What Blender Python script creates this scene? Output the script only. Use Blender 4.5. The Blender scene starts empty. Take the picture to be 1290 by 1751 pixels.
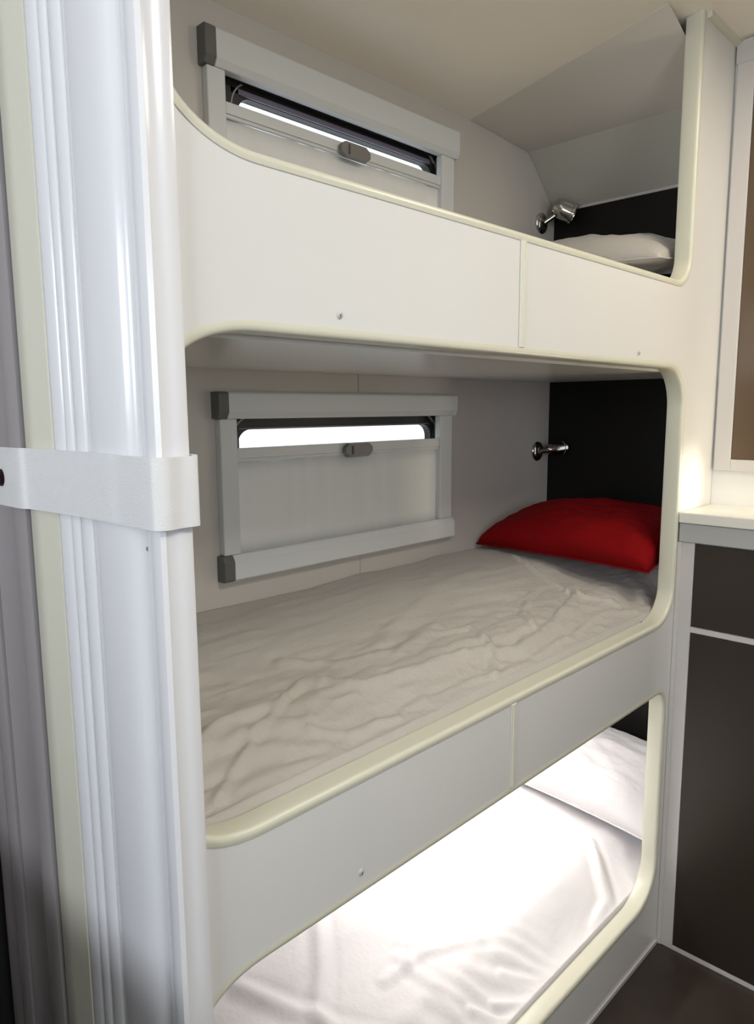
import bpy, bmesh, math, random
from mathutils import Vector, Matrix, noise, geometry
random.seed(7)
R = math.radians
SC = bpy.context.scene
COL = SC.collection

# ------------------------------------------------------------------ camera
FPX = 1241.94
YAW, PITCH, ROLL = R(44.228), R(8.240), R(-0.376)
cd = bpy.data.cameras.new('camera')
cam = bpy.data.objects.new('camera', cd); COL.objects.link(cam)
F = Vector((math.cos(YAW)*math.cos(PITCH), math.sin(YAW)*math.cos(PITCH), -math.sin(PITCH)))
Rt = F.cross(Vector((0, 0, 1))).normalized(); Up = Rt.cross(F)
R2 = Rt*math.cos(ROLL) + Up*math.sin(ROLL); U2 = Up*math.cos(ROLL) - Rt*math.sin(ROLL)
m = Matrix((R2, U2, -F)).transposed().to_4x4(); m.translation = Vector((-0.4122, -0.7393, 1.5))
cam.matrix_world = m
cd.sensor_fit = 'VERTICAL'; cd.sensor_height = 36; cd.lens = FPX/1751*36
cd.shift_y = 5.5/1751; cd.clip_start = 0.02
SC.camera = cam
# ------------------------------------------------------------------ world, view
SC.view_settings.view_transform = 'Standard'; SC.view_settings.look = 'None'
SC.view_settings.exposure = 0.12; SC.view_settings.gamma = 1
w = bpy.data.worlds.new('world'); SC.world = w; w.use_nodes = True
bg = w.node_tree.nodes['Background']; bg.inputs['Color'].default_value = (.86, .93, 1, 1); bg.inputs['Strength'].default_value = 1.5
# ------------------------------------------------------------------ large lights
def area(name, loc, aim, sx, sy, power, col):
    l = bpy.data.lights.new(name, 'AREA'); l.shape = 'RECTANGLE'; l.size = sx; l.size_y = sy; l.energy = power; l.color = col
    o = bpy.data.objects.new(name, l); COL.objects.link(o); o.location = loc
    o.rotation_euler = (Vector(aim)-Vector(loc)).to_track_quat('-Z', 'Y').to_euler(); return o
# daylight entering by the open entry door behind the camera, two ceiling lamps
area('door_daylight', (-.55, -2.27, 1.7), (-.3, 0, 1.8), .75, .7, 8, (.9, .95, 1))
area('side_window_daylight', (-1.74, -.55, 1.8), (0, .1, 2.0), .8, .5, 18, (.88, .93, 1))
area('ceiling_lamp_light', (0.25, -1.15, 2.375), (0.25, -1.0, 0), .45, .3, 7, (1, .94, .84))
area('kitchen_lamp_light', (1.25, -.6, 2.375), (1.25, -.5, 0), .3, .3, 3.4, (1, .82, .56))

# ------------------------------------------------------------------ materials
def mat(name, col, rough=.5, metal=0, bump=0, bscale=30, coat=0, var=0, vscale=4, spec=.5, stretch=None, sheen=0):
    mt = bpy.data.materials.new(name); mt.use_nodes = True
    nt = mt.node_tree; N = nt.nodes; b = N['Principled BSDF']
    b.inputs['Roughness'].default_value = rough; b.inputs['Metallic'].default_value = metal
    b.inputs['Specular IOR Level'].default_value = spec; b.inputs['Coat Weight'].default_value = coat
    b.inputs['Sheen Weight'].default_value = sheen
    tc = N.new('ShaderNodeTexCoord'); mp = N.new('ShaderNodeMapping'); nt.links.new(tc.outputs['Object'], mp.inputs['Vector'])
    if stretch: mp.inputs['Scale'].default_value = stretch
    n = N.new('ShaderNodeTexNoise'); n.inputs['Scale'].default_value = vscale; n.inputs['Detail'].default_value = 4
    nt.links.new(mp.outputs[0], n.inputs['Vector'])
    mx = N.new('ShaderNodeMix'); mx.data_type = 'RGBA'
    lo = tuple(c*(1-var) for c in col); hi = tuple(min(1, c*(1+var)) for c in col)
    mx.inputs['A'].default_value = (*lo, 1); mx.inputs['B'].default_value = (*hi, 1)
    nt.links.new(n.outputs['Fac'], mx.inputs['Factor']); nt.links.new(mx.outputs['Result'], b.inputs['Base Color'])
    if bump:
        n2 = N.new('ShaderNodeTexNoise'); n2.inputs['Scale'].default_value = bscale; n2.inputs['Detail'].default_value = 5
        nt.links.new(mp.outputs[0], n2.inputs['Vector'])
        bp = N.new('ShaderNodeBump'); bp.inputs['Strength'].default_value = bump; bp.inputs['Distance'].default_value = .004
        nt.links.new(n2.outputs['Fac'], bp.inputs['Height']); nt.links.new(bp.outputs[0], b.inputs['Normal'])
    return mt
def glow(name, col, s):
    mt = bpy.data.materials.new(name); mt.use_nodes = True; b = mt.node_tree.nodes['Principled BSDF']
    b.inputs['Emission Color'].default_value = (*col, 1); b.inputs['Emission Strength'].default_value = s; b.inputs['Base Color'].default_value = (*col, 1)
    return mt
M = dict(
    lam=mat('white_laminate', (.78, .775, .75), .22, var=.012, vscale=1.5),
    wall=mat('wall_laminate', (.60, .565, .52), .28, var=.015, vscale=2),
    soffit=mat('shaded_ceiling_laminate', (.70, .655, .585), .3, var=.015, vscale=2),  # darker copy of the ceiling colour, carries the shade over the pillow end
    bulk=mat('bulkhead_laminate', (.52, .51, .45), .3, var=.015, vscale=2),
    ceil=mat('ceiling_laminate', (.90, .84, .74), .3, var=.015, vscale=2),
    trim=mat('cream_edging', (.70, .69, .565), .3, var=.02),
    joint=mat('cream_joint', (.77, .76, .66), .35, var=.02),
    vinyl=mat('white_vinyl', (.84, .845, .87), .2, var=.01),
    creamv=mat('cream_vinyl', (.75, .74, .62), .35, var=.02),
    shadev=mat('shaded_vinyl', (.36, .335, .34), .3, var=.05),  # white-ish surfaces in little light, their shade put into the colour
    dark=mat('unlit_void', (.02, .02, .02), .6),  # near-black colour stands in for the unlit room beyond
    strap=mat('strap_webbing', (.80, .80, .80), .7, bump=.25, bscale=500, var=.03, vscale=60),
    stitch=mat('strap_hem', (.66, .65, .64), .8),
    snap=mat('dark_snap', (.03, .015, .015), .3, metal=.6),
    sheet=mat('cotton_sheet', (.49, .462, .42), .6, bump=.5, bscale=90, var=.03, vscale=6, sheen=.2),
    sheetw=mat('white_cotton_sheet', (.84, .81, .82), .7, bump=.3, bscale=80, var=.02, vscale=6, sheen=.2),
    foam=mat('mattress_foam', (.7, .66, .55), .8),
    red=mat('red_cotton', (.20, .0006, .002), .85, bump=.3, bscale=160, var=.12, vscale=7, spec=.15),
    black=mat('black_board', (.006, .0055, .005), .5, var=.1, spec=.25),
    blind=mat('grey_aluminium', (.70, .715, .71), .38, var=.01),
    fabric=mat('blind_fabric', (.86, .87, .85), .7, var=.03, vscale=5, stretch=(9, 1, .4)),
    cap=mat('dark_grey_plastic', (.13, .13, .12), .45),
    tab=mat('grey_plastic', (.21, .20, .19), .4),
    rubber=mat('black_rubber', (.015, .014, .014), .45),
    purple=mat('purple_grey_strip', (.15, .135, .19), .3),
    line=mat('bead_highlight', (.32, .30, .26), .35),  # pale colour paints the highlight line along the black frame
    chrome=mat('chrome', (.55, .53, .5), .12, metal=1),
    brown=mat('brown_laminate', (.11, .073, .042), .3, var=.12, vscale=3),
    taupe=mat('dark_taupe_door', (.030, .022, .016), .33, var=.12, vscale=3),
    counter=mat('worktop', (.80, .78, .70), .25),
    fascia=mat('grey_fascia', (.44, .445, .43), .35),
    frame=mat('frame_white', (.60, .575, .55), .3),
    floor=mat('vinyl_floor', (.036, .026, .021), .4, bump=.15, bscale=25, var=.45, vscale=9),
    screw=mat('screw_cover', (.55, .54, .52), .35),
    lampglow=glow('lamp_glow', (1, .97, .92), 12),
)
pane = bpy.data.materials.new('clear_acrylic'); pane.use_nodes = True
pb = pane.node_tree.nodes['Principled BSDF']; pb.inputs['Transmission Weight'].default_value = 1; pb.inputs['Roughness'].default_value = .02; pb.inputs['IOR'].default_value = 1.1
M['pane'] = pane

# ------------------------------------------------------------------ helpers
def obj(name, bm, m, parent=None, smooth=False, bevel=0, auto=None):
    bmesh.ops.remove_doubles(bm, verts=bm.verts, dist=1e-6)
    bmesh.ops.recalc_face_normals(bm, faces=bm.faces)
    me = bpy.data.meshes.new(name); bm.to_mesh(me); bm.free(); me.materials.append(M[m])
    o = bpy.data.objects.new(name, me); COL.objects.link(o)
    if smooth or auto:
        me.polygons.foreach_set('use_smooth', [True]*len(me.polygons))
        if auto:
            me.set_sharp_from_angle(angle=R(auto))
    if bevel:
        b = o.modifiers.new('bevel', 'BEVEL'); b.width = bevel; b.segments = 3; b.limit_method = 'ANGLE'; b.angle_limit = R(40)
    if parent:
        o.parent = parent; o.matrix_parent_inverse = parent.matrix_world.inverted()
    return o
def tag(o, label=None, cat=None, group=None, kind=None):
    for k, v in (('label', label), ('category', cat), ('group', group), ('kind', kind)):
        if v: o[k] = v
    return o
def thing(name, label, cat, loc=(0, 0, 0), group=None):
    o = bpy.data.objects.new(name, None); COL.objects.link(o); o.location = loc
    o.empty_display_size = .05; bpy.context.view_layer.update()
    return tag(o, label, cat, group)
def struct(name, bm, m, label, **k):
    return tag(obj(name, bm, m, **k), label, None, None, 'structure')
def bx(bm, a, b):
    x0, y0, z0 = a; x1, y1, z1 = b
    v = [bm.verts.new(p) for p in ((x0, y0, z0), (x1, y0, z0), (x1, y1, z0), (x0, y1, z0), (x0, y0, z1), (x1, y0, z1), (x1, y1, z1), (x0, y1, z1))]
    for f in ((0, 3, 2, 1), (4, 5, 6, 7), (0, 1, 5, 4), (1, 2, 6, 5), (2, 3, 7, 6), (3, 0, 4, 7)): bm.faces.new([v[i] for i in f])
    return bm
def box(a, b): return bx(bmesh.new(), a, b)
def prism(pts, d, bm=None):
    """closed polygon of 3D points extruded by vector d"""
    bm = bm or bmesh.new(); d = Vector(d)
    A = [bm.verts.new(p) for p in pts]; B = [bm.verts.new(Vector(p)+d) for p in pts]
    n = len(pts)
    for i in range(n): bm.faces.new((A[i], A[(i+1) % n], B[(i+1) % n], B[i]))
    if n < 5: bm.faces.new(A[::-1]); bm.faces.new(B)
    else:
        for t in geometry.tessellate_polygon([[Vector(p) for p in pts]]):
            bm.faces.new([A[i] for i in t][::-1]); bm.faces.new([B[i] for i in t])
    return bm
def lathe(prof, axis='z', seg=32, bm=None, M4=None):
    bm = bm or bmesh.new(); rings = []
    for r, h in prof:
        ring = []
        for i in range(seg):
            a = 2*math.pi*i/seg
            p = Vector((r*math.cos(a), r*math.sin(a), h))
            if M4 is not None: p = M4 @ p
            ring.append(bm.verts.new(p))
        rings.append(ring)
    for A, B in zip(rings, rings[1:]):
        for i in range(seg): bm.faces.new((A[i], A[(i+1) % seg], B[(i+1) % seg], B[i]))
    bm.faces.new(rings[0][::-1]); bm.faces.new(rings[-1])
    return bm
def aim(loc, d):
    q = Vector(d).to_track_quat('Z', 'Y'); return Matrix.Translation(loc) @ q.to_matrix().to_4x4()
def corner(cx, cz, r, a0, a1, n=14):
    return [(cx+r*math.cos(R(a0+(a1-a0)*i/n)), cz+r*math.sin(R(a0+(a1-a0)*i/n))) for i in range(n+1)]

# ------------------------------------------------------------------ dimensions (metres)
XE = 1.83; YW = .6065; XR = 1.69; XC = 1.474; H = 2.43
T = .038; XJ = .719
ZUB, ZMT, ZMB, ZLT, ZLB = 1.800, 1.600, .950, .762, .160
XL, XRo = .018, 1.462

# ------------------------------------------------------------------ setting
struct('floor', box((-1.84, -2.35, -.04), (2.4, 1.24, 0)), 'floor', 'dark brown mottled vinyl floor')
# ceiling: flat over the aisle, sloping down a little over the top bunk
CEIL = lambda y: H if y < -.02 else H-(H-2.305)*(y+.02)/(YW+.08)
bm = prism([(0, -2.35, H), (0, -.02, H), (0, YW+.06, 2.305), (0, YW+.06, H+.05), (0, -2.35, H+.05)], (2.4, 0, 0))
bx(bm, (-1.84, -2.35, H), (0, 1.24, H+.05))
struct('ceiling', bm, 'ceil', 'off-white caravan ceiling')
# rear wall with two window holes
HX0, HX1 = .505, 1.235
bm = bmesh.new()
Y0, Y1 = YW, YW+.05
WZ = [(1.19, 1.485), (1.89, 2.19)]
bx(bm, (-.03, Y0, 0), (XE+.02, Y1, WZ[0][0])); bx(bm, (-.03, Y0, WZ[0][1]), (XE+.02, Y1, WZ[1][0])); bx(bm, (-.03, Y0, WZ[1][1]), (XE+.02, Y1, 2.36))
for a, b in WZ:
    bx(bm, (-.03, Y0, a), (HX0, Y1, b)); bx(bm, (HX1, Y0, a), (XE+.02, Y1, b))
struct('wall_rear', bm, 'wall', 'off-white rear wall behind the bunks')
struct('trim_1', bx(box((.904, YW-.002, 1.065), (.914, YW, 1.127)), (.904, YW-.002, 1.545), (.914, YW, 1.59)), 'wall', 'thin joint strip on the rear wall above and below the middle blind')
# head-end wall: black board, sloped white bulkhead over it
struct('wall_end', box((XE, -.0, 0), (XE+.03, YW+.05, 2.36)), 'black', 'black board at the head end of the bunks')
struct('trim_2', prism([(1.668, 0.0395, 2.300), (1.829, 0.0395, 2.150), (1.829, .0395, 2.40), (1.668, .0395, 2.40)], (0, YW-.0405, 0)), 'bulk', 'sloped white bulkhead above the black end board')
bm = bmesh.new(); rows = []
for i in range(25):      # curved soffit that runs from the roof down to the sloped board
    y = .0415+(YW-.001-.0415)*i/24; z0 = CEIL(y)-.0006; pt = []
    for q in range(17):
        t_ = q/16; pt.append((1.36+(1.6675-1.36)*t_, z0+(2.3005-z0)*(t_*t_*(3-2*t_)*.35+t_*.65)))
    pt += [(1.6675, 2.45), (1.36, 2.45)]
    rows.append([bm.verts.new((x, y, z)) for x, z in pt])
for A, B in zip(rows, rows[1:]):
    for i in range(len(A)): bm.faces.new((A[i], A[(i+1) % len(A)], B[(i+1) % len(A)], B[i]))
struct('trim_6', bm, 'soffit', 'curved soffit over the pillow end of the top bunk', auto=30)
struct('trim_3', box((1.824, .04, 2.144), (1.83, YW-.001, 2.152)), 'frame', 'thin bead along the top of the black board')
# foot-end wall of the bunk unit
struct('wall_foot', box((.002, T, 0), (.016, YW, 2.36)), 'wall', 'white end board at the foot of the bunks')
# wall behind the folding door and the dark room further on
struct('wall_left', box((-.06, .53, 0), (.0, .66, H)), 'dark', 'edge of the opening beyond the folding door, darkened for the unlit room')
struct('wall_far', box((-1.8, 1.2, 0), (.1, 1.24, H)), 'shadev', 'dim far wall beyond the folding door')
bm = box((-1.84, -2.35, 0), (-1.8, 1.24, 1.5)); bx(bm, (-1.84, -2.35, 2.1), (-1.8, 1.24, H)); bx(bm, (-1.84, -2.35, 1.5), (-1.8, -1.0, 2.1)); bx(bm, (-1.84, -.1, 1.5), (-1.8, 1.24, 2.1))
struct('wall_outer', bm, 'taupe', 'outer wall left of the aisle with a window opening')
# wall on the right beyond the worktop, and the wall behind the camera with the entry door opening
struct('wall_right', bx(box((XR, -2.35, 0), (XR+.04, -.0005, H)), (XR, -.0005, 0), (XR+.04, .0, H)), 'lam', 'white kitchen wall right of the bunks')
bm = bmesh.new(); bx(bm, (-1.8, -2.35, 0), (-1.0, -2.3, H)); bx(bm, (-1.0, -2.35, 0), (-.1, -2.3, 1.1)); bx(bm, (-.1, -2.35, 0), (XR, -2.3, H)); bx(bm, (-1.0, -2.35, 2.15), (-.1, -2.3, H))
struct('wall_front', bm, 'taupe', 'dark wall with the half-open entry doorway behind the camera')

# ------------------------------------------------------------------ windows
for i, (gz, name) in enumerate(((1.418, 'window_1'), (2.127, 'window_2'))):
    t = tag(thing(name, None, None, (.87, .63, gz-.2)), ('middle' if i == 0 else 'upper')+' bunk window with black rubber frame', None, None, 'structure')
    # black rounded ring; glass top sits .04 above the blind's bar
    x0, x1, z0, z1 = .50, 1.24, gz-.26, gz+.075
    gx0, gx1, g0, g1, r = (.576 if i else .548), 1.222, gz-.24, gz+.040, .035
    def ring(y0, y1, ex, rr, X0, X1, A, B, rad):
        bm = bmesh.new()
        inn = corner(X1-rad, B-rad, rad, 90, 0)[::1] + corner(X1-rad, A+rad, rad, 0, -90) + corner(X0+rad, A+rad, rad, -90, -180) + corner(X0+rad, B-rad, rad, 180, 90)
        out = [(x+(ex if x > (X0+X1)/2 else -ex), z+(ex if z > (A+B)/2 else -ex)) for x, z in inn] if rr else None
        rd = rad+ex
        out = corner(X1-rad, B-rad, rd, 90, 0) + corner(X1-rad, A+rad, rd, 0, -90) + corner(X0+rad, A+rad, rd, -90, -180) + corner(X0+rad, B-rad, rd, 180, 90)
        n = len(inn)
        q = [[bm.verts.new((x, y, z)) for x, z in P] for P, y in ((inn, y0), (out, y0), (out, y1), (inn, y1))]
        for k in range(4):
            A_, B_ = q[k], q[(k+1) % 4]
            for j in range(n): bm.faces.new((A_[j], A_[(j+1) % n], B_[(j+1) % n], B_[j]))
        return bm
    bm = bmesh.new()   # squared black outer surround
    bx(bm, (HX0-.004+.0045, YW+.001, g1+.028), (HX1-.0005, .655, gz+.0625 if i else gz+.0665)); 
    bx(bm, (1.226, YW+.02, gz-.22), (HX1-.0005, .655, g1+.028))
    bx(bm, (HX0+.0005, YW+.02, gz-.22), (gx0-.0005, .655, g1+.028))
    obj('rubber_surround', bm, 'rubber', t)
    obj('window_frame', ring(.632, .655, .03, 0, gx0, gx1, g0+.03, g1, r), 'rubber', t, auto=40)
    obj('frame_bead', ring(.626, .631, .0035, 0, gx0-.018, gx1+.016, g0+.02, g1+.029, r+.022), 'line', t, auto=40)
    obj('purple_band', box((gx0-.02, .6265, g1+.001), (gx1-.014, .6315, g1+(.012 if i else .004))), 'purple', t)  # purple-grey strip just above the glass
    obj('pane', box((gx0, .651, g0+.02), (gx1, .654, g1)), 'pane', t)

# ------------------------------------------------------------------ blinds
def blind(zt, bar, zb, label):
    """cassette top zt, bar top, bottom of lower cassette zb"""
    t = thing('window_blind', label, 'blind', (.87, YW, zb), 'cassette roller blinds')
    xa, xb = .464, 1.278; yf = .5765; hc = .058 if zb < 1.5 else .072
    def cassette(z0, z1, flip):
        zz = (z0, z1) if not flip else (z1, z0)
        s = 1 if not flip else -1
        P = [(YW, zz[0]), (YW-.022, zz[0]), (yf, zz[0]+s*.014), (yf, zz[1]-s*.004), (yf+.004, zz[1]), (YW, zz[1])]
        return P
    P = cassette(zt-hc, zt, False)
    c = obj('top_cassette', prism([(xa+.026, y, z) for y, z in P], (xb-.018-xa-.026, 0, 0)), 'blind', t, bevel=.002)
    for x0, x1, m_ in ((xa, xa+.026, 'cap'), (xb-.018, xb, 'blind')):
        e = obj('end_cap', prism([(x0, y-.001 if y < YW-.001 else y, z) for y, z in P], (x1-x0, 0, 0)), m_, c, bevel=.002)
        if m_ == 'cap': e['label'] = 'dark grey left end cap'
    P = cassette(zb, zb+hc, True)
    c = obj('bottom_cassette', prism([(xa+.028, y, z) for y, z in P], (xb-.008-xa-.028, 0, 0)), 'blind', t, bevel=.002)
    e = obj('end_cap', prism([(xa, y-.001 if y < YW-.001 else y, z) for y, z in P], (.028, 0, 0)), 'cap', c, bevel=.003); e['label'] = 'dark grey left end cap'
    for x0, x1 in ((xa+.008, .516), (1.212, xb-.012)):
        bm = box((x0, .586, zb+hc), (x1, YW, zt-hc))
        obj('side_rail', bm, 'blind', t, bevel=.003)
    bm = box((.517, .589, bar-.023), (1.211, .598, bar)); bx(bm, (.517, .592, bar-.030), (1.211, .6, bar-.023))
    obj('pull_bar', bm, 'blind', t, bevel=.0015)
    # fabric, faintly rippled cloth
    bm = bmesh.new(); n = 90; rows = []
    for j in range(6):
        z = zb+hc + (bar-.03-zb-hc)*j/5
        rows.append([bm.verts.new((.517+.694*i/n, .600+.0009*math.sin(i*.55+math.sin(i*.21)*2), z)) for i in range(n+1)])
    for A, B in zip(rows, rows[1:]):
        for i in range(n): bm.faces.new((A[i], A[i+1], B[i+1], B[i]))
    f = obj('blind_fabric', bm, 'fabric', t, smooth=True)
    so = f.modifiers.new('thick', 'SOLIDIFY'); so.thickness = .0012; so.offset = 1
    # finger tab with chamfered corners
    a, b, z0, z1 = .828, .925, bar-.035, bar-.001; k = .014
    P = [(a+k, z0), (b-k, z0), (b, z0+k*.8), (b, z1-k*.7), (b-k, z1), (a+k, z1), (a, z1-k*.7), (a, z0+k*.8)]
    tb = obj('pull_tab', prism([(x, .574, z) for x, z in P], (0, .014, 0)), 'tab', t, bevel=.003)
    obj('tab_ridge', box((a+.022, .570, z0+.006), (a+.026, .5745, z1-.006)), 'cap', tb, bevel=.001)
    return t
blind(1.541, 1.419, 1.127, 'grey cassette blind partly drawn over the middle bunk window')
blind(2.257, 2.128, 1.835, 'grey cassette blind partly drawn over the top bunk window')

# ------------------------------------------------------------------ bunk unit
U = thing('bunk_bed_frame', 'white built-in triple bunk front with rounded openings and cream edging', 'bunk bed', (.75, .02, 0))
bl = .05; rt_ = .085
# half outlines, (x, z)
def ell(cx, cz, rx, rz, a0, a1, n=16): return [(cx+rx*math.cos(R(a0+(a1-a0)*i/n)), cz+rz*math.sin(R(a0+(a1-a0)*i/n))) for i in range(n+1)]
OP = dict(
    up_l=[(XL, H-.001)] + ell(XL+.13, ZUB+.085, .13, .085, 180, 270) + [(XJ-.001, ZUB)],
    mid_l=[(XJ-.001, ZMB)] + ell(XL+.11, ZMB+.05, .11, .05, 270, 180) + ell(XL+.12, ZMT-.055, .12, .055, 180, 90) + [(XJ-.001, ZMT)],
    low_l=[(XJ-.001, ZLB)] + ell(XL+.10, ZLB+.08, .10, .08, 270, 180) + ell(XL+.10, ZLT-.055, .10, .055, 180, 90) + [(XJ-.001, ZLT)],
    up_r=[(XJ+.001, ZUB)] + ell(XRo-.07, ZUB+.07, .07, .07, 270, 360) + [(XRo, H-.001)],
    mid_r=[(XJ+.001, ZMT)] + ell(XRo-.09, ZMT-.10, .09, .10, 90, 0) + ell(XRo-.002-.10, ZMB+.085, .10, .085, 0, -90) + [(XJ+.001, ZMB)],
    low_r=[(XJ+.001, ZLT)] + ell(1.441-.045, ZLT-.055, .045, .055, 90, 0) + ell(1.441-.12, ZLB+.11, .12, .11, 0, -90) + [(XJ+.001, ZLB)],
)
def panel(pts, name):
    return obj(name, prism([(x, 0, z) for x, z in pts], (0, T, 0)), 'lam', U, auto=30)
panel([(-.0, 0), (XJ-.001, 0)] + OP['low_l'] + OP['mid_l'] + OP['up_l'][::-1] + [(0, H-.001)], 'front_panel')
panel([(XR-.001, 0), (XR-.001, H-.001)] + OP['up_r'][::-1] + OP['mid_r'] + OP['low_r'] + [(XJ+.001, 0)], 'front_panel')
def sweep(path, prof, closed, name):
    """path (x,z) round an opening; prof list of (d, y), d>0 = out of the opening into the panel"""
    P = []
    for p in path:
        if not P or (Vector(p)-Vector(P[-1])).length > 1e-4: P.append(p)
    if closed and (Vector(P[0])-Vector(P[-1])).length < 1e-4: P.pop()
    n = len(P); bm = bmesh.new(); rings = []
    cx = sum(p[0] for p in P)/n; 
    for i, p in enumerate(P):
        a = Vector(P[i-1]) if (i or closed) else Vector(p); b = Vector(P[(i+1) % n]) if (i < n-1 or closed) else Vector(p)
        p = Vector(p)
        d1 = (p-a).normalized() if (p-a).length > 1e-9 else (b-p).normalized(); d2 = (b-p).normalized() if (b-p).length > 1e-9 else d1
        tn = (d1+d2).normalized(); nr = Vector((tn.y, -tn.x)); s = 1/max(.5, nr.dot(Vector((d1.y, -d1.x))))
        rings.append([bm.verts.new((p.x+nr.x*d*s, y, p.y+nr.y*d*s)) for d, y in prof])
    k = len(prof); rng = range(n) if closed else range(n-1)
    for i in rng:
        A, B = rings[i], rings[(i+1) % n]
        for j in range(k): bm.faces.new((A[j], A[(j+1) % k], B[(j+1) % k], B[j]))
    if not closed: bm.faces.new(rings[0]); bm.faces.new(rings[-1][::-1])
    return obj(name, bm, 'trim', U, auto=50)
prof = [(.009, -.0012), (.004, -.0022), (-.001, -.002), (-.0045, .001), (-.005, .006), (-.005, T-.004), (-.003, T+.002), (.002, T+.003), (.009, T+.001), (.009, T-.001+.0015), (.0004, T+.0004), (.0004, -.0004)]
def jn(a, b): return a+b
mid = OP['mid_l'] + OP['mid_r']      # counter: bottom joint -> left -> top -> right -> bottom
low = OP['low_l'] + OP['low_r']
up = OP['up_l'] + OP['up_r']
# orientation: normal (t.y,-t.x) must point out of the opening
sweep(up, prof, False, 'edge_trim')
sweep(mid[::-1], prof, True, 'edge_trim')
sweep(low[::-1], prof, True, 'edge_trim')
for z0, z1 in ((ZUB-.009, ZMT+.009), (ZMB-.009, ZLT+.009)):
    bm = box((XJ-.009, -.0025, z1), (XJ+.009, -.0004, z0)); bx(bm, (XJ-.003, -.0038, z1), (XJ+.003, -.002, z0))
    obj('joint_strip', bm, 'joint', U, bevel=.0008)
for z0, z1, y1 in ((ZUB-.21, ZUB-.17, 0), (.775, .815, 0), (0.0, .05, 0)):
    if z0 == 0: continue
    obj('bunk_base', box((.0165, T+.004, z0), (XE-.002, YW-.002, z1)), 'lam', U)
obj('bunk_base', box((.0165, T+.004, .04), (XE-.002, YW-.002, .08)), 'lam', U)
obj('kick_strip', box((.001, -.004, 0.0005), (XC-.006, -.0003, .012)), 'frame', U)
for x, z in ((.277, 1.627), (1.193, 1.623), (.307, .794), (1.27, .985)):
    sc = obj('screw_cover', lathe([(.0052, 0), (.0050, .0015), (.003, .0028)], seg=20, M4=aim((x, 0.0002, z), (0, -1, 0))), 'screw', U, auto=40)
    obj('screw_slot', box((x-.0012, -.0034, z-.003), (x+.0002, -.0026, z+.0012)), 'cap', sc)

# ------------------------------------------------------------------ bedding
def fold(x, y, pts, wd, amp):
    """height of a cloth fold that follows a polyline"""
    best = 9; s = 1
    for (ax, ay), (bx_, by) in zip(pts, pts[1:]):
        dx, dy = bx_-ax, by-ay; L = dx*dx+dy*dy; t = max(0, min(1, ((x-ax)*dx+(y-ay)*dy)/L))
        d = math.hypot(x-ax-t*dx, y-ay-t*dy)
        if d < best: best = d; s = 1 if dx*(y-ay)-dy*(x-ax) > 0 else -1
    u = best/wd
    if u > 3: return 0
    return amp*(math.exp(-u*u*1.5)-.35*math.exp(-(u-1.6)**2*3)*(1 if s > 0 else .5))
def mattress(x0, x1, y0, y1, zf, label, m_, nx=260, ny=110, drop=.05, loc=None):
    t = thing('mattress', label, 'mattress', ((x0+x1)/2, (y0+y1)/2, zf(x0, y0)[1]), 'bunk mattresses in fitted sheets')
    base = zf(0, 0)[1]
    lowest = min(zf(x0+(x1-x0)*i/20, y0+.01)[0] for i in range(21))
    bm = box((x0+.01, y0+.012, base), (x1-.01, y1-.012, lowest-.014))
    obj('mattress_core', bm, 'foam', t, bevel=.01)
    bm = bmesh.new(); rows = []
    for j in range(ny+1):
        y = y0+(y1-y0)*j/ny; row = []
        for i in range(nx+1):
            x = x0+(x1-x0)*i/nx
            row.append(bm.verts.new((x, y, zf(x, y)[0])))
        rows.append(row)
    for A, B in zip(rows, rows[1:]):
        for i in range(nx): bm.faces.new((A[i], A[i+1], B[i+1], B[i]))
    # skirt tucked down all round
    per = rows[0] + [r[-1] for r in rows[1:]] + rows[-1][-2::-1] + [r[0] for r in rows[-2:0:-1]]
    prev = per
    for k in range(1, 5):
        cur = []
        for v in per:
            dx = (v.co.x < x0+1e-4)*-1+(v.co.x > x1-1e-4); dy = (v.co.y < y0+1e-4)*-1+(v.co.y > y1-1e-4)
            o_ = .006*math.sin(k/4*math.pi/2)*0
            cur.append(bm.verts.new((v.co.x+dx*o_, v.co.y+dy*o_, v.co.z+(base+.004-v.co.z)*k/4)))
        n = len(per)
        for i in range(n): bm.faces.new((prev[i], prev[(i+1) % n], cur[(i+1) % n], cur[i]))
        prev = cur
    obj('fitted_sheet', bm, m_, t, smooth=True)
    return t
def ss(a, b, x):
    t = max(0, min(1, (x-a)/(b-a))); return t*t*(3-2*t)
MF = [([(.05, .10), (.125, .159), (.213, .184), (.313, .19), (.391, .215), (.464, .15), (.636, .138), (.772, .124), (.883, .092), (1.079, .118), (1.292, .183)], .018, .011),
      ([(.093, .06), (.153, .10), (.24, .15), (.313, .185)], .012, .006),
      ([(.761, .22), (.857, .208), (.824, .13), (.74, .06)], .014, .008),
      ([(1.39, .45), (1.33, .30), (1.297, .245), (1.272, .172), (1.355, .10)], .014, .010),
      ([(.40, .30), (.50, .24), (.62, .21), (.80, .25)], .02, .007),
      ([(.9, .06), (1.05, .07), (1.2, .10), (1.38, .07)], .012, .006),
      ([(.5, .08), (.66, .075), (.8, .06)], .010, .005),
      ([(.60, .25), (.95, .40), (1.2, .43)], .03, .004),
      ([(.3, .11), (.36, .08), (.47, .07)], .011, .006),
      ([(1.0, .13), (1.05, .20), (1.2, .26)], .014, .006)]
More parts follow.
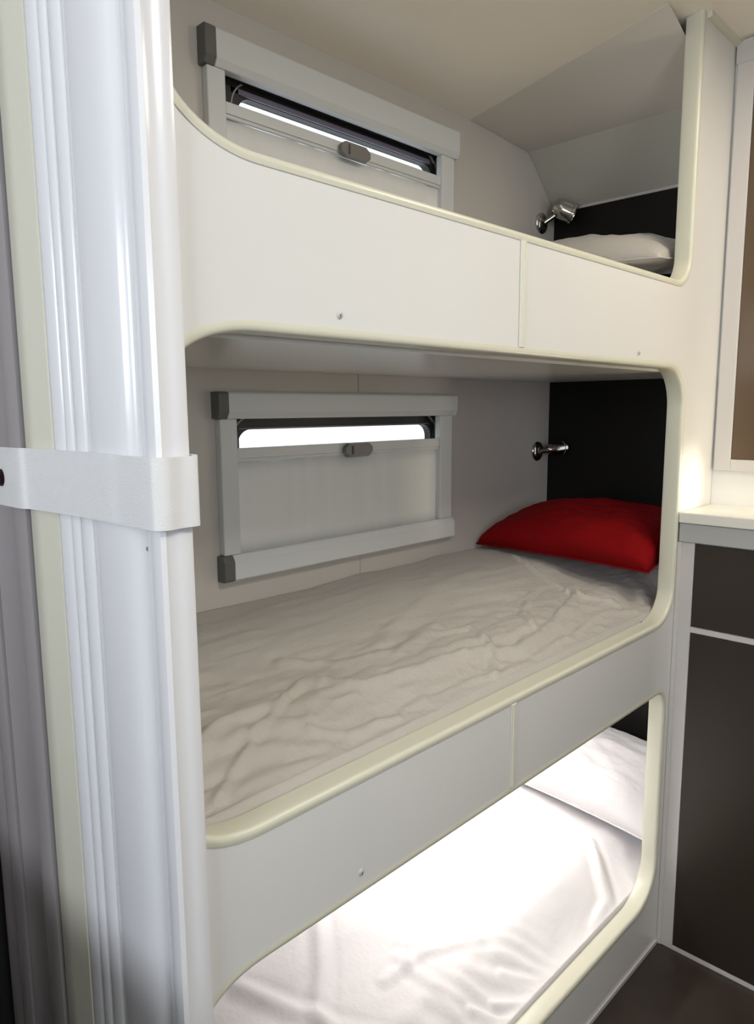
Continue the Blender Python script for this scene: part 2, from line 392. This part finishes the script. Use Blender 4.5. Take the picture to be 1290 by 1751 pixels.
def z_mid(x, y):
    h = .968 + .045*ss(.045, .17, y) + .055*ss(.15, .5, y)
    wr = noise.noise((x*5, y*9, 1.3))*.006 + noise.noise((x*9+y*22, y*34-x*4, 7))*.0035 + noise.noise((x*17+y*30, y*70-x*9, 2))*.0020*(1-ss(.25, .5, y))
    fr = 1-ss(.16, .34, y)
    rr = 1-abs(noise.noise((x*11+y*14, y*40-x*9, 4.2)))*2; r2 = 1-abs(noise.noise((x*5-y*20, y*22+x*16, 1.7)))*2
    wr += fr*.0032*max(0, rr)**3 + fr*.0030*max(0, r2)**4
    # tight tension creases at the foot end
    lf = 1-ss(.10, .45, x)
    wr += lf*(1-ss(.1, .3, y))*.0035*math.sin(y*150+x*28+3*noise.noise((x*6, y*7, 0)))
    edge = ss(.043, .058, y)
    for P, wd, am in MF: wr += fold(x, y+.012*noise.noise((x*9, y*9, 5)), P, wd*.7, am*.95)
    return h+wr*edge, .8156
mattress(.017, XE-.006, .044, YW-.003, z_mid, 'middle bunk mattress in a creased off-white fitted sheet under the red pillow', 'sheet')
LF = [([(.38, .46), (.43, .36), (.50, .22), (.62, .05)], .022, .010), ([(.636, .49), (.55, .38), (.475, .309), (.44, .2)], .02, .008),
      ([(1.41, .166), (1.30, .07), (1.205, .05)], .016, .009), ([(.712, .292), (.716, .12)], .018, .006), ([(.638, .269), (.764, .268), (.9, .2)], .016, .006),
      ([(1.45, .2), (1.36, .1), (1.3, .045)], .014, .007), ([(.8, .09), (.86, .05)], .01, .006), ([(.75, .11), (.80, .05)], .01, .006), ([(.88, .12), (.95, .05)], .01, .005)]
def z_low(x, y):
    h = .172 + .06*ss(.045, .2, y) + .035*ss(.2, .5, y)
    wr = noise.noise((x*4, y*6, 3.3))*.006 + noise.noise((x*12, y*30, 9))*.002
    wr += (1-ss(.12, .22, y))*ss(.45, .7, x)*(1-ss(.95, 1.1, x))*.0035*math.sin(x*110+y*60+3*noise.noise((x*8, y*8, 2)))
    for P, wd, am in LF: wr += fold(x, y, P, wd, am)
    return h+wr*ss(.043, .075, y), .0805
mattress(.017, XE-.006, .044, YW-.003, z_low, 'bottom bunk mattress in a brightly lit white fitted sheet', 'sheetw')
def z_up(x, y):
    return 1.80 + .058*ss(.045, .25, y) + noise.noise((x*5, y*9, 8))*.005*ss(.043, .08, y), 1.6305
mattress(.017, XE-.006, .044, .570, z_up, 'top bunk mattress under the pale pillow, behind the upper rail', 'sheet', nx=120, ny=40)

def pillow(name, label, m_, cx, cy, cz, lx, ly, h, rot=(0, 0, 0), seed=0, pinch=.10, flat=.35, seam=True, box_=.45):
    t = thing(name, label, 'pillow', (cx, cy, cz-h*.45)) if seam else None
    bm = bmesh.new(); n = 70; Rm = Matrix.Translation((cx, cy, cz)) @ Matrix.Rotation(rot[2], 4, 'Z') @ Matrix.Rotation(rot[1], 4, 'Y') @ Matrix.Rotation(rot[0], 4, 'X')
    def P(u, v, s):
        e = (1-abs(u)**2.6)*(1-abs(v)**2.6); e = max(0, e)**box_
        x = u*lx/2*(1-pinch*(1-v*v)*abs(u)**3*.5*0-pinch*(1-v*v)*.5); y = v*ly/2*(1-pinch*(1-u*u)*.5)
        z = s*h/2*e*(1 if s > 0 else flat)
        k = noise.noise((u*2.2+seed, v*2.2, s*2))*.012+noise.noise((u*6+seed, v*5, s))*.005
        edge = (1-max(abs(u), abs(v)))
        k += .004*noise.noise((u*14+seed, v*14, 3))*(1 if edge < .3 else .4)
        return Rm @ Vector((x, y, z+k*min(1, e)))
    for s in (1, -1):
        g = [[bm.verts.new(P(-1+2*i/n, -1+2*j/n, s)) for i in range(n+1)] for j in range(n+1)]
        for j in range(n):
            for i in range(n): bm.faces.new((g[j][i], g[j][i+1], g[j+1][i+1], g[j+1][i]))
    bmesh.ops.remove_doubles(bm, verts=bm.verts, dist=1e-5)
    o = obj('pillowcase', bm, m_, t, smooth=True)
    # piped seam round the edge
    bm = bmesh.new(); ed = [(-1+2*i/n, -1) for i in range(n)]+[(1, -1+2*i/n) for i in range(n)]+[(1-2*i/n, 1) for i in range(n)]+[(-1, 1-2*i/n) for i in range(n)]
    c = [P(u, v, 1) for u, v in ed]; k = len(c); rings = []
    for i in range(k):
        tn = (c[(i+1) % k]-c[i-1]).normalized(); a = Vector((0, 0, 1)); b = tn.cross(a).normalized()
        rings.append([bm.verts.new(c[i]+(b*math.cos(q*math.pi/3)+a*math.sin(q*math.pi/3))*.0025) for q in range(6)])
    for i in range(k):
        for q in range(6): bm.faces.new((rings[i][q], rings[i][(q+1) % 6], rings[(i+1) % k][(q+1) % 6], rings[(i+1) % k][q]))
    obj('seam', bm, m_, t, smooth=True)
    return t
pillow('pillow', 'plump red pillow at the head of the middle bunk', 'red', 1.605, .318, 1.110, .41, .550, .20, seed=2, rot=(R(1), R(-8), 0), box_=.33, flat=.05)
pillow('pillow', 'white pillow at the head of the bottom bunk', 'sheetw', 1.655, .318, .345, .33, .545, .22, seed=5, rot=(R(4), R(-22), 0))
pillow('pillow', 'pale pillow showing above the rail of the top bunk', 'sheet', 1.60, .318, 1.905, .42, .545, .16, seed=9, rot=(R(4), R(-6), 0))

# ------------------------------------------------------------------ reading lamps (chrome)
def reading_lamp(loc, head_dir, head_off, label, big):
    t = thing('reading_lamp', label, 'lamp', loc, 'chrome reading lamps')
    x, y, z = loc; s = 1.0
    obj('wall_plate', lathe([(.033*s, 0), (.033*s, .004), (.030*s, .008), (.018*s, .012), (.012*s, .013)], M4=aim(loc, (0, -1, 0))), 'chrome', t, auto=35)
    a = Vector(loc)+Vector((0, -.013, 0)); b = Vector(loc)+Vector(head_off)
    d = b-a
    obj('arm', lathe([(.008, 0), (.007, d.length)], seg=16, M4=aim(a, d)), 'chrome', t, auto=40)
    hd = Vector(head_dir).normalized()
    r = .031 if big else .020; L = .075 if big else .07
    h = obj('lamp_head', lathe([(r*.35, -L*.45), (r*.75, -L*.40), (r*.95, -L*.2), (r, 0), (r, L*.38), (r*1.12, L*.40), (r*1.12, L*.52), (r*.9, L*.52), (r*.85, L*.40)], seg=28, M4=aim(b, hd)), 'chrome', t, auto=35)
    obj('lens', lathe([(r*.83, 0), (r*.6, .004), (r*.2, .006)], seg=24, M4=aim(b+hd*L*.42, hd)), 'tab', h, auto=40)
    return t
reading_lamp((1.757, YW, 1.357), (.9, -.55, .12), (.045, -.045, .008), 'small chrome reading lamp at the head of the middle bunk', False)
reading_lamp((1.748, YW, 2.100), (.5, -.8, -.45), (.035, -.06, .038), 'small chrome reading lamp under the sloped bulkhead of the top bunk', True)

# light fitting under the middle bunk that floods the bottom bunk
t = thing('bunk_downlight', 'white strip light under the middle bunk, over the bottom mattress', 'lamp', (1.12, .5, .775))
obj('housing', box((.76, .47, .755), (1.45, .54, .7745)), 'frame', t, bevel=.004)
obj('diffuser', box((.77, .48, .7515), (1.44, .53, .755)), 'lampglow', t)
l = bpy.data.lights.new('bunk_downlight_beam', 'AREA'); l.shape = 'RECTANGLE'; l.size = .66; l.size_y = .045; l.energy = 3; l.color = (1, .97, .95); l.spread = R(180)
o = bpy.data.objects.new('bunk_downlight_beam', l); COL.objects.link(o); o.location = (1.105, .505, .748); o.rotation_euler = (R(0), 0, 0)

# ------------------------------------------------------------------ folding door bundled against the foot end
A0 = R(100); ux, uy = math.cos(A0), math.sin(A0); nxv, nyv = -math.sin(A0), math.cos(A0)
def uv(u, n): return (ux*u + (-abs(nxv))*n, uy*u - abs(ux)*n)
def vert(pts, z0=0.0, z1=H-.001):
    return prism([(x, y, z0) for x, y in pts], (0, 0, z1-z0))
# front jamb strip (structure)
P = [(.003, T-.0), (-.002, T), (-.013, .006), (-.0145, -.006), (-.012, -.0145), (-.006, -.0165), (-.001, -.0145), (.010, -.0135), (.013, -.0145), (.027, -.0135), (.0305, -.012), (.031, -.0005), (.003, -.0005)]
struct('trim_4', vert(P), 'vinyl', 'white ribbed vinyl corner post at the foot of the bunks', auto=35)
D = thing('concertina_door', 'white folding door bunched upright beside the bunks, held by a strap', 'door', (-.03, .15, 0))
def fp(us, m_, name='fold_panel', back=-.0015, label=None):
    pts = [uv(u, n) for u, n in us] + [uv(us[-1][0], back), uv(us[0][0], back)]
    o = obj(name, vert(pts, .01, H-.004), m_, D, auto=50)
    if label: o['label'] = label
    return o
def bulge(a, b, h, n=14, p=.8): return [(a+(b-a)*i/n, h*math.sin(math.pi*i/n)**p) for i in range(n+1)]
fp([(.014, 0), (.024, -.0003), (.033, .0004), (.0365, .003), (.040, .0062), (.045, .0088), (.052, .0104), (.060, .0110), (.070, .0108), (.082, .0100), (.096, .0085), (.110, .0062), (.120, .0035), (.1265, .001)], 'vinyl', label='wide rounded fold')
fp(bulge(.128, .1530, .0045, 10, .5), 'vinyl'); fp(bulge(.1545, .1735, .0042, 10, .5), 'vinyl'); fp(bulge(.175, .200, .0030, 10, .4), 'vinyl')
fp([(.2005, .0), (.2015, .0022), (.240, .0022), (.263, .002), (.2655, -.001)], 'creamv', 'lead_rail', label='flat cream lead rail')
# folds past the lead rail, shade put into their colour, receding along the opening
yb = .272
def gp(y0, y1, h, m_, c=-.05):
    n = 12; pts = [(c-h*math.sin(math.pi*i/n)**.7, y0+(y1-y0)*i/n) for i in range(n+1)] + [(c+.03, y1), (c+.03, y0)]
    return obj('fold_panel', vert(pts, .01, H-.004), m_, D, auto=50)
gp(.270, .315, .004, 'shadev'); gp(.318, .405, -.012, 'shadev', -.046); gp(.408, .448, .004, 'shadev'); gp(.451, .50, .003, 'shadev')

# strap round the bundle
S = thing('door_strap', 'white webbing strap with a dark snap, wrapped round the folding door', 'strap', (-.04, .1, 1.38))
zs = 1.372, 1.452
path = [(.034, -.004), (.0345, -.0175), (.030, -.0205), (.012, -.0190), (-.004, -.0225), (-.0155, -.0185), (-.0195, -.008)]
path += [uv(.05, .0150), uv(.075, .0145), uv(.13, .0105), uv(.19, .0075), uv(.25, .0060)]
path += [(-.0560, .262), (-.0575, .30), (-.0570, .335), (-.0562, .366)]
def ribbon(path, th, zfun, m_, name, parent, sub=6):
    # catmull-rom smoothing
    P = [Vector(p) for p in path]; Q = []
    for i in range(len(P)-1):
        p0, p1, p2, p3 = P[max(0, i-1)], P[i], P[i+1], P[min(len(P)-1, i+2)]
        for k in range(sub):
            t = k/sub; Q.append(.5*((2*p1)+(p2-p0)*t+(2*p0-5*p1+4*p2-p3)*t*t+(3*p1-p0-3*p2+p3)*t**3))
    Q.append(P[-1]); n = len(Q); bm = bmesh.new(); rings = []
    for i, q in enumerate(Q):
        tn = (Q[min(n-1, i+1)]-Q[max(0, i-1)]).normalized(); nr = Vector((-tn.y, tn.x))
        a, b = zfun(i/(n-1), q)
        rings.append([bm.verts.new((q.x+nr.x*o_, q.y+nr.y*o_, z)) for o_, z in ((0, a), (th, a), (th, b), (0, b))])
    for A, B in zip(rings, rings[1:]):
        for j in range(4): bm.faces.new((A[j], A[(j+1) % 4], B[(j+1) % 4], B[j]))
    bm.faces.new(rings[0]); bm.faces.new(rings[-1][::-1])
    return obj(name, bm, m_, parent, auto=50)
def zf_s(t, q):
    lo, hi = zs; e = max(0, (t-.95)/.05); r_ = .014*(1-math.sqrt(max(0, 1-e*e)))
    sag = -.002*math.sin(t*6)
    return lo+sag+r_, hi+sag-r_
ribbon(path, .0022, zf_s, 'strap', 'webbing', S)
for k in (0, 1):
    zr = (lambda t, q, k=k: (zf_s(t, q)[k]+(.003 if k == 0 else -.006), zf_s(t, q)[k]+(.006 if k == 0 else -.003)))
    ribbon([(x-(.0006 if i > 6 else 0), y-.0006) for i, (x, y) in enumerate(path[1:])], .001, zr, 'stitch', 'stitched_hem', S)
sn = obj('snap_button', lathe([(.012, 0), (.0118, .003), (.008, .005), (.003, .0055)], seg=24, M4=aim((-.0585, .322, 1.412), (-1, -.05, 0))), 'snap', S, auto=40)
# small screw on the door bundle below the strap
x_, y_ = uv(.026, .0003)
obj('screw_head', lathe([(.0035, 0), (.003, .0015)], seg=14, M4=aim((x_, y_, 1.343), (-1, -.3, 0))), 'tab', D)

# ------------------------------------------------------------------ kitchen on the right
K = thing('kitchen_cabinet', 'white lower cabinet with dark taupe doors beside the bunks', 'cabinet', (XC+.1, -.4, 0))
bm = bmesh.new(); ya, yb_ = -1.25, -.0045
bx(bm, (XC+.006, ya, 0.001), (XR-.002, yb_, 1.156))
bx(bm, (XC, -.044, .001), (XC+.006, yb_, 1.156)); bx(bm, (XC, ya, .001), (XC+.006, -.044, .014)); bx(bm, (XC, ya, .919), (XC+.006, -.044, .934))
obj('cabinet_body', bm, 'frame', K, bevel=.001)
obj('corner_bead', box((XC-.004, -.012, .001), (XC+.001, -.0005, 1.156)), 'frame', K, bevel=.0015)
o = obj('cabinet_door', box((XC-.001, -.82, .0165), (XC+.0055, -.0455, .917)), 'taupe', K, bevel=.001)
o = obj('drawer_front', box((XC-.001, -.82, .936), (XC+.0055, -.0455, 1.154)), 'taupe', K, bevel=.001)
W = thing('worktop', 'pale kitchen worktop with grey front edge', 'worktop', (XC+.1, -.4, 1.157))
obj('worktop_edge', box((XC-.006, ya, 1.157), (XC+.008, -.0045, 1.205)), 'fascia', W, bevel=.0015)
obj('worktop_slab', box((XC-.010, ya, 1.206), (XR-.001, -.003, 1.234)), 'counter', W, bevel=.003)
B = thing('wall_cupboard', 'brown door panel in a white frame on the kitchen wall', 'cupboard', (XR-.02, -.4, 1.34))
o = obj('cupboard_door', box((XR-.013, -.75, 1.362), (XR-.003, -.052, 2.369)), 'brown', B, bevel=.001)
bm = bmesh.new()
bx(bm, (XR-.0165, -.80, 2.37), (XR-.0005, -.004, 2.42)); bx(bm, (XR-.0165, -.051, 1.33), (XR-.0005, -.008, 2.37)); bx(bm, (XR-.0165, -.80, 1.33), (XR-.0005, -.051, 1.361)); bx(bm, (XR-.0165, -.80, 1.361), (XR-.0005, -.751, 2.37))
obj('cupboard_frame', bm, 'frame', B, bevel=.002)
struct('trim_5', box((1.48, -.012, H-.016), (XR-.001, -.0003, H-.002)), 'trim', 'cream bead where the bunk front meets the ceiling')
# small added spotlight over the worktop, unseen, throws the bright streak on the bunk front
t = thing('added_spotlight', 'small warm spotlight added over the worktop, unseen', 'lamp', (XR-.02, -.42, 1.30))
obj('housing', lathe([(.02, 0), (.02, .03), (.024, .034)], M4=aim((XR-.001, -.42, 1.30), (-1, 0, 0))), 'chrome', t, auto=40)
l = bpy.data.lights.new('added_spot_beam', 'SPOT'); l.energy = 7; l.color = (1, .90, .70); l.spot_size = R(32); l.spot_blend = .8; l.shadow_soft_size = .02
o = bpy.data.objects.new('added_spot_beam', l); COL.objects.link(o); o.location = (XR-.045, -.42, 1.30)
o.rotation_euler = (Vector((1.53, 0, 1.30))-o.location).to_track_quat('-Z', 'Y').to_euler()
# ceiling lamps
for x, y, sx, sy, lab in ((.25, -1.15, .5, .34, 'square white ceiling lamp over the aisle'), (1.25, -.6, .34, .34, 'small warm ceiling lamp over the kitchen')):
    t = thing('ceiling_lamp', lab, 'lamp', (x, y, H-.05), 'ceiling lamps')
    obj('housing', box((x-sx/2, y-sy/2, H-.04), (x+sx/2, y+sy/2, H-.001)), 'frame', t, bevel=.005)
    obj('diffuser', box((x-sx/2+.02, y-sy/2+.02, H-.045), (x+sx/2-.02, y+sy/2-.02, H-.04)), 'lampglow', t)
l = bpy.data.lights.new('added_spot_glow', 'POINT'); l.energy = 1.8; l.color = (1, .86, .62); l.shadow_soft_size = .03  # added fill light for the wall, worktop and streak
o = bpy.data.objects.new('added_spot_glow', l); COL.objects.link(o); o.location = (XR-.10, -.42, 1.30)
# added cabinet left of the folding door, unseen; it shades the foot of the door bundle
Wc = thing('shade_cabinet', 'added low dark cabinet, unseen, shading the foot of the folding door', 'cabinet', (-.75, .25, 0))
obj('cabinet_body', box((-1.35, -.25, .001), (-.34, .62, .93)), 'taupe', Wc, bevel=.004)
obj('cabinet_top', box((-1.37, -.27, .9305), (-.32, .64, .955)), 'taupe', Wc, bevel=.004)
for k in (0, 1): obj('cabinet_door', box((-1.33+.50*k, -.262, .06), (-.85+.50*k, -.2505, .90)), 'brown', Wc, bevel=.002)
